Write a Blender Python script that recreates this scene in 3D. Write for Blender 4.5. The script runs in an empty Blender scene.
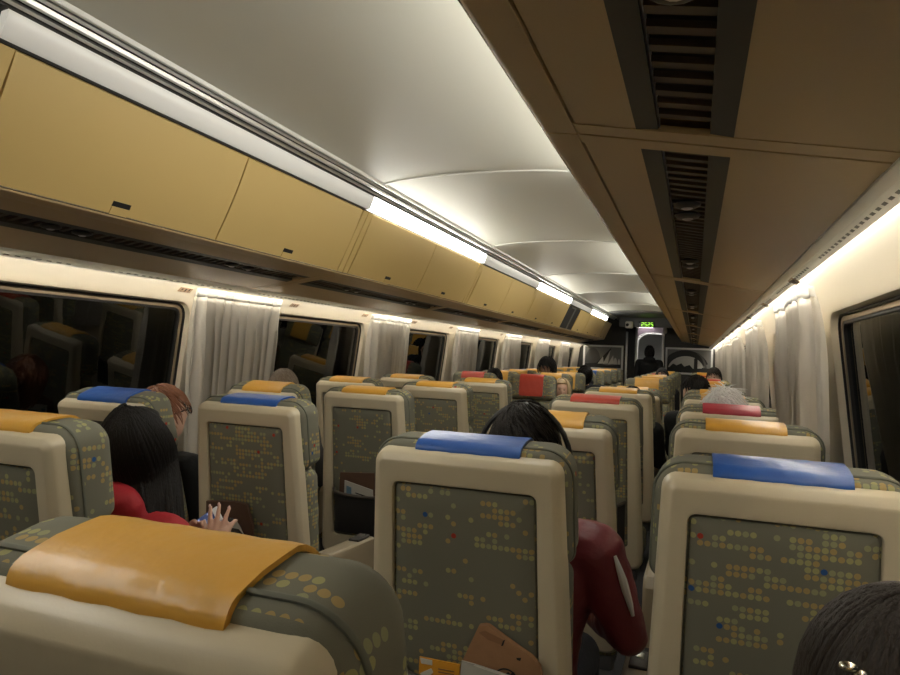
import bpy, bmesh, math, random
from mathutils import Vector, Matrix, noise
random.seed(7)
PI = math.pi
S = bpy.context.scene
COL = S.collection
V = Vector

# ------------------------------------------------------------------ camera
F_PX, VX, VY, ROLL = 680.0, 695.0, 362.0, 0.032
CAMX, CAMZ = 0.99, 1.38
a = V(((VX-450)/F_PX, (VY-337.5)/F_PX, 1)).normalized()
up = V((math.sin(ROLL), -math.cos(ROLL), 0)); up = (up - a*up.dot(a)).normalized()
ri = up.cross(-a).normalized()
if ri.x < 0: ri = -ri
def ray(x, y):
    d = V(((x-450)/F_PX, (y-337.5)/F_PX, 1))
    return V((d.dot(ri), d.dot(a), d.dot(up)))
def at_y(x, y, Y):
    r = ray(x, y); r = r*(Y/r.y)
    return V((r.x+CAMX, Y, r.z+CAMZ))
cx = V((ri.x, a.x, up.x)); cy = -V((ri.y, a.y, up.y)); cz = -V((ri.z, a.z, up.z))
cam_d = bpy.data.cameras.new('camera'); cam = bpy.data.objects.new('camera', cam_d); COL.objects.link(cam)
m3 = Matrix((cx, cy, cz)).transposed()
cam.matrix_world = Matrix.Translation((CAMX, 0, CAMZ)) @ m3.to_4x4()
cam_d.sensor_width = 36; cam_d.lens = F_PX/900*36; cam_d.clip_start = 0.02
S.camera = cam
S.view_settings.view_transform = 'Standard'; S.view_settings.look = 'None'
S.view_settings.exposure = 0.76; S.view_settings.gamma = 1

# --------------------------------------------------------------- materials
M = {}
def mat(name, col, rough=.5, metal=0, emit=None, strength=0, bump=None, var=0, spec=.5, sheen=0, coat=0):
    m = bpy.data.materials.new(name); m.use_nodes = True; nt = m.node_tree
    b = nt.nodes['Principled BSDF']
    b.inputs['Base Color'].default_value = (*col, 1); b.inputs['Roughness'].default_value = rough
    b.inputs['Metallic'].default_value = metal; b.inputs['Specular IOR Level'].default_value = spec
    if sheen: b.inputs['Sheen Weight'].default_value = sheen
    if coat: b.inputs['Coat Weight'].default_value = coat; b.inputs['Coat Roughness'].default_value = .15
    if emit: b.inputs['Emission Color'].default_value = (*emit, 1); b.inputs['Emission Strength'].default_value = strength
    if bump or var:
        tc = nt.nodes.new('ShaderNodeTexCoord'); n = nt.nodes.new('ShaderNodeTexNoise')
        mp = nt.nodes.new('ShaderNodeMapping'); nt.links.new(tc.outputs['Object'], mp.inputs[0]); nt.links.new(mp.outputs[0], n.inputs['Vector'])
        sc, st = (bump[0], bump[1]) if bump else (6, 0)
        n.inputs['Scale'].default_value = sc; n.inputs['Detail'].default_value = 4
        if bump and len(bump) > 2: mp.inputs['Scale'].default_value = bump[2]
        if st:
            bp = nt.nodes.new('ShaderNodeBump'); bp.inputs['Strength'].default_value = st; bp.inputs['Distance'].default_value = .01
            nt.links.new(n.outputs['Fac'], bp.inputs['Height']); nt.links.new(bp.outputs[0], b.inputs['Normal'])
        if var:
            mx = nt.nodes.new('ShaderNodeMix'); mx.data_type = 'RGBA'
            mx.inputs[6].default_value = tuple(c*(1-var) for c in col)+(1,); mx.inputs[7].default_value = tuple(min(1, c*(1+var)) for c in col)+(1,)
            nt.links.new(n.outputs['Fac'], mx.inputs[0]); nt.links.new(mx.outputs[2], b.inputs['Base Color'])
    M[name] = m
    return m

def fabric(name, base):
    m = bpy.data.materials.new(name); m.use_nodes = True; nt = m.node_tree; N = nt.nodes; L = nt.links
    b = N['Principled BSDF']; b.inputs['Roughness'].default_value = .85; b.inputs['Specular IOR Level'].default_value = .2
    def math_(op, x, y=None, z=None):
        n = N.new('ShaderNodeMath'); n.operation = op
        for i, v in enumerate((x, y, z)):
            if v is None: continue
            if isinstance(v, (int, float)): n.inputs[i].default_value = v
            else: L.new(v, n.inputs[i])
        return n.outputs[0]
    tc = N.new('ShaderNodeTexCoord'); sp = N.new('ShaderNodeSeparateXYZ'); L.new(tc.outputs['Object'], sp.inputs[0])
    sn = N.new('ShaderNodeSeparateXYZ'); L.new(tc.outputs['Normal'], sn.inputs[0])
    isz = math_('GREATER_THAN', math_('ABSOLUTE', sn.outputs[2]), .72)
    isx = math_('GREATER_THAN', math_('ABSOLUTE', sn.outputs[0]), .72)
    x, y, z = sp.outputs
    u = math_('ADD', math_('MULTIPLY', isx, y), math_('MULTIPLY', math_('SUBTRACT', 1, isx), x))
    v = math_('ADD', math_('MULTIPLY', isz, y), math_('MULTIPLY', math_('SUBTRACT', 1, isz), z))
    oi = N.new('ShaderNodeObjectInfo')
    off = math_('FLOOR', math_('MULTIPLY', oi.outputs['Random'], 400))
    u = math_('ADD', math_('DIVIDE', u, .0132), off); v = math_('ADD', math_('DIVIDE', v, .0132), off)
    cu = math_('FLOOR', u); cv = math_('FLOOR', v)
    fu = math_('SUBTRACT', math_('SUBTRACT', u, cu), .5); fv = math_('SUBTRACT', math_('SUBTRACT', v, cv), .5)
    d = math_('SQRT', math_('ADD', math_('MULTIPLY', fu, fu), math_('MULTIPLY', fv, fv)))
    dot = math_('LESS_THAN', d, .43)
    def wn(p, q, k):
        c = N.new('ShaderNodeCombineXYZ')
        for i, t in enumerate((p, q)): L.new(t, c.inputs[i])
        c.inputs[2].default_value = k
        w = N.new('ShaderNodeTexWhiteNoise'); w.noise_dimensions = '3D'; L.new(c.outputs[0], w.inputs['Vector']); return w.outputs['Value']
    shift = math_('MULTIPLY', wn(cv, cv, 3.3), 4)
    run = math_('GREATER_THAN', wn(math_('FLOOR', math_('DIVIDE', math_('ADD', cu, shift), 4)), cv, 1.1), .60)
    clus = math_('GREATER_THAN', wn(math_('FLOOR', math_('DIVIDE', math_('ADD', cu, 2), 7)), math_('FLOOR', math_('DIVIDE', cv, 4)), 5.7), .22)
    keep = math_('GREATER_THAN', wn(cu, cv, 2.2), .16)
    single = math_('GREATER_THAN', wn(cu, cv, 8.2), .95)
    on = math_('MAXIMUM', math_('MULTIPLY', math_('MULTIPLY', run, clus), keep), single)
    fac = math_('MULTIPLY', on, dot)
    cr = N.new('ShaderNodeValToRGB'); cr.color_ramp.interpolation = 'CONSTANT'
    e = cr.color_ramp.elements
    e[0].color = (.36, .345, .16, 1); e[1].position = .55; e[1].color = (.40, .29, .12, 1)
    for p, c in ((.3, (.30, .31, .17, 1)), (.982, (.03, .10, .28, 1)), (.991, (.42, .05, .03, 1))):
        q = e.new(p); q.color = c
    L.new(wn(cu, cv, 4.9), cr.inputs[0])
    mx = N.new('ShaderNodeMix'); mx.data_type = 'RGBA'; mx.inputs[6].default_value = (*base, 1)
    L.new(fac, mx.inputs[0]); L.new(cr.outputs[0], mx.inputs[7]); L.new(mx.outputs[2], b.inputs['Base Color'])
    nz = N.new('ShaderNodeTexNoise'); nz.inputs['Scale'].default_value = 900
    bp = N.new('ShaderNodeBump'); bp.inputs['Strength'].default_value = .25; bp.inputs['Distance'].default_value = .002
    L.new(tc.outputs['Object'], nz.inputs['Vector']); L.new(nz.outputs['Fac'], bp.inputs['Height']); L.new(bp.outputs[0], b.inputs['Normal'])
    M[name] = m

fabric('dot_fabric', (.185, .182, .140))
mat('cream', (.60, .525, .375), .38, bump=(300, .03))
mat('orange', (.72, .385, .06), .32, bump=(13, .45), var=.06)
mat('blue', (.03, .11, .42), .30, bump=(14, .4), var=.06)
mat('red', (.52, .055, .03), .40, bump=(22, .25), var=.06)
mat('crimson', (.40, .03, .05), .40, bump=(22, .25), var=.06)
mat('piping', (.15, .155, .12), .8)
mat('groove', (.02, .02, .018), .6)
mat('net', (.025, .022, .02), .8, bump=(400, .8))
mat('strap', (.06, .05, .04), .5)
mat('armrest', (.33, .27, .18), .42)
mat('dark_plastic', (.035, .033, .03), .4)
mat('silver', (.62, .62, .60), .28, metal=1)
mat('alu', (.72, .72, .70), .35, metal=.9)
mat('base_metal', (.10, .10, .10), .5)
mat('locker', (.66, .48, .19), .42, bump=(250, .04))
mat('under', (.56, .42, .23), .36, bump=(250, .04))  # locker tan again, darker: shade below the lockers is in the colour
mat('lip', (.40, .34, .25), .25, metal=.6)
mat('vent_frame', (.045, .046, .040), .45)
mat('vent_black', (.006, .006, .006), .6)
mat('vent_slat', (.085, .062, .04), .5)
mat('ceiling', (.66, .65, .57), .5, bump=(3, .02))
mat('seam', (.75, .75, .70), .35)
mat('lens_off', (.80, .79, .76), .3, emit=(1, .97, .9), strength=.07)
mat('lens_on', (.9, .9, .9), .4, emit=(1, .97, .88), strength=14.5)
mat('led', (.9, .9, .9), .4, emit=(1, .96, .88), strength=20)
mat('wall', (.72, .65, .52), .38)
mat('rail', (.78, .77, .72), .28)
mat('gasket', (.012, .012, .012), .5)
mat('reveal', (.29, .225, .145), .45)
mat('curtain', (.47, .45, .41), .85, bump=(600, .2), sheen=.2)
mat('tape', (.72, .71, .68), .6)
mat('floor', (.05, .05, .055), .9, bump=(500, .4), var=.3)
mat('end_dark', (.035, .034, .031), .5)
mat('end_grey', (.10, .10, .095), .45)
mat('vest_grey', (.62, .62, .60), .4)
mat('frame_white', (.90, .90, .88), .4)
mat('print_grey', (.20, .20, .195), .5)
mat('print_dark', (.018, .018, .018), .5)
mat('print_mid', (.09, .09, .088), .5)
mat('print_white', (.62, .62, .60), .5)
mat('plate', (.40, .28, .18), .45)
mat('plate_mark', (.06, .04, .025), .6)
mat('led_green', (.02, .05, .01), .5, emit=(.45, 1, .08), strength=1.3)
mat('sign_black', (.008, .009, .008), .3)
mat('white_plastic', (.75, .72, .62), .4)
mat('pink_led', (.8, .7, .8), .4, emit=(1, .75, .9), strength=2.5)
mat('white_led', (.9, .9, .9), .4, emit=(1, .97, .92), strength=16)
mat('kraft', (.33, .175, .085), .8, bump=(40, .25), var=.12)
mat('kraft_fold', (.27, .14, .07), .85, bump=(40, .25))
mat('brown_bag', (.10, .05, .03), .75, bump=(40, .3), var=.1)
mat('ink', (.012, .012, .012), .7)
mat('paper_grey', (.48, .47, .43), .6)
mat('paper_orange', (.78, .36, .03), .5)
mat('paper_white', (.75, .73, .66), .5)
mat('paper_blue', (.12, .22, .32), .5)
mat('film', (.08, .075, .07), .15, bump=(60, .6))
mat('skin', (.56, .33, .22), .55, bump=(300, .05))
mat('skin_light', (.66, .41, .30), .55, bump=(300, .05))
mat('lip_skin', (.45, .16, .13), .5)
mat('eye', (.02, .015, .012), .2)
mat('hair_black', (.008, .0065, .0058), .5, spec=.22, bump=(60, .5, (6, 6, .5)))
mat('hair_dark', (.016, .012, .009), .5, spec=.25, bump=(60, .5, (6, 6, .5)))
mat('hair_brown', (.026, .019, .014), .5, spec=.3, bump=(60, .5, (6, 6, .5)))
mat('hair_auburn', (.30, .13, .07), .45, var=.35, bump=(60, .3))
mat('hair_grey', (.22, .175, .13), .55, var=.4, bump=(80, .4))
mat('hair_white', (.90, .89, .87), .5, var=.15, bump=(80, .3))
mat('hair_blonde', (.50, .36, .20), .45, var=.3, bump=(80, .3))
mat('cloth_red', (.36, .012, .020), .7, bump=(25, .5))
mat('leather_maroon', (.19, .028, .034), .40, bump=(22, .5), var=.15)
mat('cloth_black', (.004, .004, .0045), .8, bump=(25, .5))
mat('cloth_navy', (.012, .014, .022), .8, bump=(25, .5))
mat('cloth_grey', (.05, .05, .052), .8, bump=(25, .5))
mat('trousers', (.02, .022, .03), .85, bump=(30, .3))
mat('white_trim', (.75, .73, .70), .6)
mat('phone_white', (.80, .80, .82), .25)
mat('screen', (.01, .015, .04), .1, emit=(.05, .12, .42), strength=.12)
mat('screen_icon', (.3, .4, .7), .2, emit=(.5, .62, 1), strength=.3)
mat('nail', (.75, .52, .46), .25)
mat('clip', (.7, .66, .55), .2, metal=1)

def glass_mat():
    m = bpy.data.materials.new('glass'); m.use_nodes = True; nt = m.node_tree
    for n in list(nt.nodes): nt.nodes.remove(n)
    o = nt.nodes.new('ShaderNodeOutputMaterial'); mx = nt.nodes.new('ShaderNodeMixShader')
    t = nt.nodes.new('ShaderNodeBsdfTransparent'); t.inputs[0].default_value = (.6, .62, .62, 1)
    g = nt.nodes.new('ShaderNodeBsdfGlossy'); g.inputs['Roughness'].default_value = .015; g.inputs[0].default_value = (.75, .78, .80, 1)
    f = nt.nodes.new('ShaderNodeFresnel'); f.inputs[0].default_value = 1.9
    nt.links.new(f.outputs[0], mx.inputs[0]); nt.links.new(t.outputs[0], mx.inputs[1]); nt.links.new(g.outputs[0], mx.inputs[2]); nt.links.new(mx.outputs[0], o.inputs[0])
    M['glass'] = m
glass_mat()
def trans_mat(name, col, t):
    m = bpy.data.materials.new(name); m.use_nodes = True; nt = m.node_tree; b = nt.nodes['Principled BSDF']
    b.inputs['Base Color'].default_value = (*col, 1); b.inputs['Roughness'].default_value = .3
    tr = nt.nodes.new('ShaderNodeBsdfTranslucent'); tr.inputs[0].default_value = (*col, 1); mx = nt.nodes.new('ShaderNodeMixShader'); mx.inputs[0].default_value = t
    nt.links.new(b.outputs[0], mx.inputs[1]); nt.links.new(tr.outputs[0], mx.inputs[2]); nt.links.new(mx.outputs[0], nt.nodes['Material Output'].inputs[0]); M[name] = m
trans_mat('rail', (.80, .79, .74), .12)
trans_mat('tape', (.80, .79, .76), .4)
trans_mat('curtain', (.55, .51, .44), .12)
w = bpy.data.worlds.new('night'); S.world = w; w.use_nodes = True
w.node_tree.nodes['Background'].inputs[0].default_value = (.02, .025, .035, 1); w.node_tree.nodes['Background'].inputs[1].default_value = .05

# ----------------------------------------------------------- mesh builder
class MB:
    def __init__(s): s.bm = bmesh.new()
    def loft(s, rings, cap0=True, cap1=True, mi=0, closed=True):
        vs = [[s.bm.verts.new(p) for p in r] for r in rings]; n = len(vs[0])
        for i in range(len(vs)-1):
            for j in range(n if closed else n-1):
                k = (j+1) % n
                try: s.bm.faces.new((vs[i][j], vs[i][k], vs[i+1][k], vs[i+1][j])).material_index = mi
                except ValueError: pass
        if cap0: s.bm.faces.new(list(reversed(vs[0]))).material_index = mi
        if cap1: s.bm.faces.new(vs[-1]).material_index = mi
        return vs
    def box(s, c, size, bev=0, mi=0, rot=None):
        c = V(c); h = V(size)/2
        b2 = bmesh.new(); bmesh.ops.create_cube(b2, size=1)
        for v in b2.verts: v.co = V((v.co.x*size[0], v.co.y*size[1], v.co.z*size[2]))
        if bev: bmesh.ops.bevel(b2, geom=b2.edges[:], offset=min(bev, min(size)*.49), segments=3, profile=.5, affect='EDGES')
        mt = Matrix.Translation(c) @ (rot.to_4x4() if rot else Matrix.Identity(4))
        s.merge(b2, mt, mi)
    def merge(s, b2, mt=None, mi=None):
        mp = {}
        for v in b2.verts: mp[v] = s.bm.verts.new(mt @ v.co if mt else v.co)
        for f in b2.faces:
            try:
                nf = s.bm.faces.new([mp[v] for v in f.verts]); nf.material_index = f.material_index if mi is None else mi
            except ValueError: pass
        b2.free()
    def tube(s, pts, r, n=8, mi=0, closed=False, caps=True):
        pts = [V(p) for p in pts]; rs = r if isinstance(r, (list, tuple)) else [r]*len(pts)
        rings = []; prev = None; N_ = len(pts)
        for i, p in enumerate(pts):
            if closed: t = pts[(i+1) % N_]-pts[i-1]
            else: t = pts[min(i+1, N_-1)]-pts[max(i-1, 0)]
            if t.length < 1e-9: t = V((0, 0, 1))
            t.normalize()
            if prev is None:
                prev = t.orthogonal().normalized()
            u = prev - t*prev.dot(t)
            if u.length < 1e-6: u = t.orthogonal()
            u.normalize(); prev = u; w_ = t.cross(u)
            rings.append([p + (u*math.cos(2*PI*k/n)+w_*math.sin(2*PI*k/n))*rs[i] for k in range(n)])
        if closed: rings.append(rings[0])
        if closed:
            vs = [[s.bm.verts.new(q) for q in rg] for rg in rings[:-1]]
            for i in range(N_):
                A_, B_ = vs[i], vs[(i+1) % N_]
                for j in range(n):
                    k = (j+1) % n
                    try: s.bm.faces.new((A_[j], A_[k], B_[k], B_[j])).material_index = mi
                    except ValueError: pass
        else: s.loft(rings, caps, caps, mi)
    def cone(s, p0, p1, r0, r1, n=14):
        p0 = V(p0); p1 = V(p1); d = p1-p0; L = d.length
        if L < 1e-6: d = V((0, 0, 1))
        d.normalize(); pts = []; rs = []
        for k in range(5):
            t = k/4*PI/2; pts.append(p0 - d*r0*math.cos(t)); rs.append(max(r0*math.sin(t), 1e-4))
        for k in range(5):
            t = k/4*PI/2; pts.append(p1 + d*r1*math.sin(t)); rs.append(max(r1*math.cos(t), 1e-4))
        s.tube(pts, rs, n)
    def chain(s, pts, rs, n=14):
        for i in range(len(pts)-1): s.cone(pts[i], pts[i+1], rs[i], rs[i+1], n)
    def ellip(s, c, r, rot=None, nu=20, nv=12, fn=None, mi=0):
        c = V(c); rings = []
        for i in range(nv+1):
            th = PI*i/nv; th = min(max(th, .02), PI-.02); ring = []
            for j in range(nu):
                ph = 2*PI*j/nu
                d = V((math.sin(th)*math.cos(ph), math.sin(th)*math.sin(ph), math.cos(th)))
                p = V((d.x*r[0], d.y*r[1], d.z*r[2]))
                if fn: p = fn(d, p)
                ring.append(c + (rot @ p if rot else p))
            rings.append(ring)
        s.loft(list(reversed(rings)), True, True, mi)
    def prism(s, prof, y0, y1, mi=0, mapf=None):
        f = mapf or (lambda p, y: V((p[0], y, p[1])))
        s.loft([[f(p, y0) for p in prof], [f(p, y1) for p in prof]], True, True, mi)
    def xform(s, mt):
        for v in s.bm.verts: v.co = mt @ v.co
    def mesh(s, name, mats, smooth=35):
        bmesh.ops.recalc_face_normals(s.bm, faces=s.bm.faces[:])
        me = bpy.data.meshes.new(name); s.bm.to_mesh(me); s.bm.free()
        for m in (mats if isinstance(mats, (list, tuple)) else [mats]): me.materials.append(M[m])
        if smooth:
            me.polygons.foreach_set('use_smooth', [True]*len(me.polygons)); me.set_sharp_from_angle(angle=math.radians(smooth))
        return me
    def build(s, name, mats, parent=None, smooth=35):
        return link(name, s.mesh(name, mats, smooth), parent)
def link(name, me, parent=None):
    o = bpy.data.objects.new(name, me); COL.objects.link(o)
    if parent: o.parent = parent
    return o
def tag(o, label=None, cat=None, group=None, kind=None):
    if label: o['label'] = label
    if cat: o['category'] = cat
    if group: o['group'] = group
    if kind: o['kind'] = kind
    return o
def thing(name, label, cat, loc=(0, 0, 0), rz=0, group=None):
    o = bpy.data.objects.new(name, None); COL.objects.link(o); o.location = loc; o.rotation_euler = (0, 0, rz)
    o.empty_display_size = .05
    return tag(o, label, cat, group)
def struct(name, mb, mats, smooth=35, parent=None):
    o = mb.build(name, mats, parent, smooth)
    if not parent: o['kind'] = 'structure'
    return o

def rrect(ht, hb, z0, z1, rt, rb, n=5, inset=0):
    """trapezoid outline with rounded corners, half width ht at z1 (top) and hb at z0"""
    ht -= inset; hb -= inset; z0 += inset; z1 -= inset
    rt = max(rt-inset, .002); rb = max(rb-inset, .002)
    pts = []
    for (x, z, r, a0) in ((ht, z1, rt, 0), (-ht, z1, rt, 90), (-hb, z0, rb, 180), (hb, z0, rb, 270)):
        sx = 1 if x > 0 else -1; sz = 1 if z == z1 else -1
        c = (x-sx*r, z-sz*r)
        for k in range(n+1):
            t = math.radians(a0+90*k/n); pts.append((c[0]+r*math.cos(t), c[1]+r*math.sin(t)))
    return pts

# ------------------------------------------------------------------ setting
Y0, Y1 = -3.2, 15.4
MOD, SEAM = 1.97, 3.10
seams = [SEAM+MOD*k for k in range(-3, 7)]           # -2.81 ... 14.92
P = (.600, 2.075); Q = (.7375, 1.765); RAIL = (1.262, 1.680)
WT = (1.455, 1.590); WB = (1.545, .84)
def mir(side): return (lambda p, y: V((p[0]*side, y, p[1])))

mb = MB(); mb.box((0, (Y0+18.6)/2, -.05), (3.3, 18.6-Y0+.2, .1)); struct('floor', mb, 'floor')
# ceiling: shallow vault with a raised joint at every module
mb = MB()
cp = [(.520, 2.217), (.48, 2.226), (.42, 2.236), (.30, 2.246), (.15, 2.251), (0, 2.253)]
cp = cp + [(-x, z) for x, z in reversed(cp[:-1])]
top = [(-.54, 2.30), (.54, 2.30)]
mb.prism(cp+top, Y0, 12.45)
for s_ in seams[1:-1]:
    if s_ < 12.4:
        for q in range(len(cp)-1):
            pass
        mb.loft([[V((x, s_-.012, z+.004)), V((x, s_-.006, z-.006)), V((x, s_+.006, z-.006)), V((x, s_+.012, z+.004))] for x, z in cp], True, True, 1)
struct('ceiling', mb, ['ceiling', 'seam'])
# light troughs beside the ceiling (grooved aluminium strips)
for side, nm in ((-1, 'trim_1'), (1, 'trim_2')):
    mb = MB(); f = mir(side)
    tr = lambda pr: [(x*.92+.1045, 2.160+(z-2.128)*1.0) for x, z in pr]
    mb.prism(tr([(.510, 2.128), (.500, 2.150), (.458, 2.195), (.56, 2.25), (.57, 2.14)]), Y0, 14.0, 0, f)       # recess, its shadow put in as a dark colour
    mb.prism(tr([(.503, 2.134), (.499, 2.131), (.494, 2.139), (.498, 2.146)]), Y0, 14.0, 1, f)
    mb.prism(tr([(.488, 2.146), (.478, 2.148), (.474, 2.158), (.484, 2.164)]), Y0, 14.0, 1, f)
    mb.prism(tr([(.470, 2.162), (.466, 2.160), (.461, 2.168), (.466, 2.176)]), Y0, 14.0, 1, f)
    mb.prism(tr([(.458, 2.172), (.450, 2.174), (.446, 2.186), (.46, 2.196)]), Y0, 14.0, 2, f)
    struct(nm, mb, ['end_dark', 'alu', 'seam'])
# walls with window openings
def wall(side, nm):
    mb = MB(); f = mir(side)
    prof = [RAIL, (1.30, 1.684), (1.34, 1.679), (1.375, 1.668), (1.405, 1.652), (1.428, 1.632), (1.444, 1.611), WT]
    mb.loft([[f(p_, Y0), f(p_, Y1+.1)] for p_ in prof], False, False, 0, closed=False)
    low = [WB, (1.55, .80), (1.56, .30), (1.52, .10), (1.50, 0)]
    for i in range(len(low)-1):
        mb.loft([[f(low[i], Y0), f(low[i], Y1+.1)], [f(low[i+1], Y0), f(low[i+1], Y1+.1)]], False, False, 0, closed=False)
    # outer skin so that the wall has real depth
    sk = [(1.262, 1.72), (1.62, 1.72), (1.66, .8), (1.62, 0)]
    for i in range(len(sk)-1):
        pass
    def wp(u, s, d):                # u along the car, s from sill(0) to head(1), d outwards
        x = WB[0]+(WT[0]-WB[0])*s+d; z = WB[1]+(WT[1]-WB[1])*s
        return V((x*side, u, z))
    hgt = WT[1]-WB[1]
    for s0 in seams[:-1]:
        s1 = s0+MOD; c = (s0+s1)/2; wo = .06 if side > 0 else 0
        outer = rrect(MOD/2, MOD/2, 0, hgt, .003, .003)
        win = lambda ins: rrect(.725, .725, .035, hgt-.008, .075, .075, 5, ins)
        rings = [[wp(c+x, z/hgt, 0) for x, z in outer], [wp(c+wo+x, z/hgt, 0) for x, z in win(-.008)],
                 [wp(c+wo+x, z/hgt, .004) for x, z in win(0)], [wp(c+wo+x, z/hgt, .035) for x, z in win(.006)]]
        mb.loft(rings, False, False)
    for (u0, u1) in ((Y0, seams[0]), (seams[-1], Y1+.1)):
        mb.loft([[wp(u0, 0, 0), wp(u1, 0, 0)], [wp(u0, 1, 0), wp(u1, 1, 0)]], False, False, closed=False)
    struct(nm, mb, 'wall')
    return wp, hgt
wn_ = 0
for side, nm in ((-1, 'wall_left'), (1, 'wall_right')):
    wp, hgt = wall(side, nm)
    for s0 in seams[1:-1]:
        if s0 > 14: continue
        c = s0+MOD/2+(.06 if side > 0 else 0); wn_ += 1
        win = lambda ins: rrect(.725, .725, .035, hgt-.008, .075, .075, 5, ins)
        mb = MB()
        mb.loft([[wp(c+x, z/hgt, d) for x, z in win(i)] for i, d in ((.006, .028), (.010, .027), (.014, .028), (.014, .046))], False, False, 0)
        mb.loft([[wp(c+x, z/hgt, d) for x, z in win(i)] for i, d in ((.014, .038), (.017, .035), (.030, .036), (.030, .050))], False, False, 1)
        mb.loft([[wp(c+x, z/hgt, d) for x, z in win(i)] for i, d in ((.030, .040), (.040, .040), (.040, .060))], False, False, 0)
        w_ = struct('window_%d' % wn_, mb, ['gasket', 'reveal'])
        mb = MB(); mb.loft([[wp(c+x, z/hgt, .052) for x, z in win(.03)], [wp(c+x, z/hgt, .058) for x, z in win(.03)]])
        mb.build('glass_pane', 'glass', w_)
# wall light rails: slotted white cover, led strip behind it
for side, nm in ((-1, 'trim_3'), (1, 'trim_4')):
    f = mir(side); mb = MB()
    mb.prism([(1.255, 1.690), (1.255, 1.679), (1.272, 1.668), (1.276, 1.673), (1.262, 1.685)], Y0, Y1, 0, f)
    mb.prism([(1.272, 1.668), (1.2745, 1.664), (1.297, 1.653), (1.300, 1.657), (1.279, 1.668)], Y0, Y1, 0, f)
    y = -1.0
    while y < 9:
        if (y*1.0) % .98 > .18:
            mb.loft([[f((1.2800, 1.6613), y), f((1.2800, 1.6613), y+.020), f((1.2860, 1.6584), y+.020), f((1.2860, 1.6584), y)],
                     [f((1.2797, 1.6606), y), f((1.2797, 1.6606), y+.020), f((1.2857, 1.6577), y+.020), f((1.2857, 1.6577), y)]], True, True, 1)
        y += .042
    r_ = struct(nm, mb, ['rail', 'print_grey'])
    mb = MB(); mb.prism([(1.296, 1.670), (1.308, 1.663), (1.310, 1.670), (1.302, 1.676)], Y0+.1, Y1-.1, 0, f)
    o = mb.build('led_strip', 'led', r_)

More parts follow.
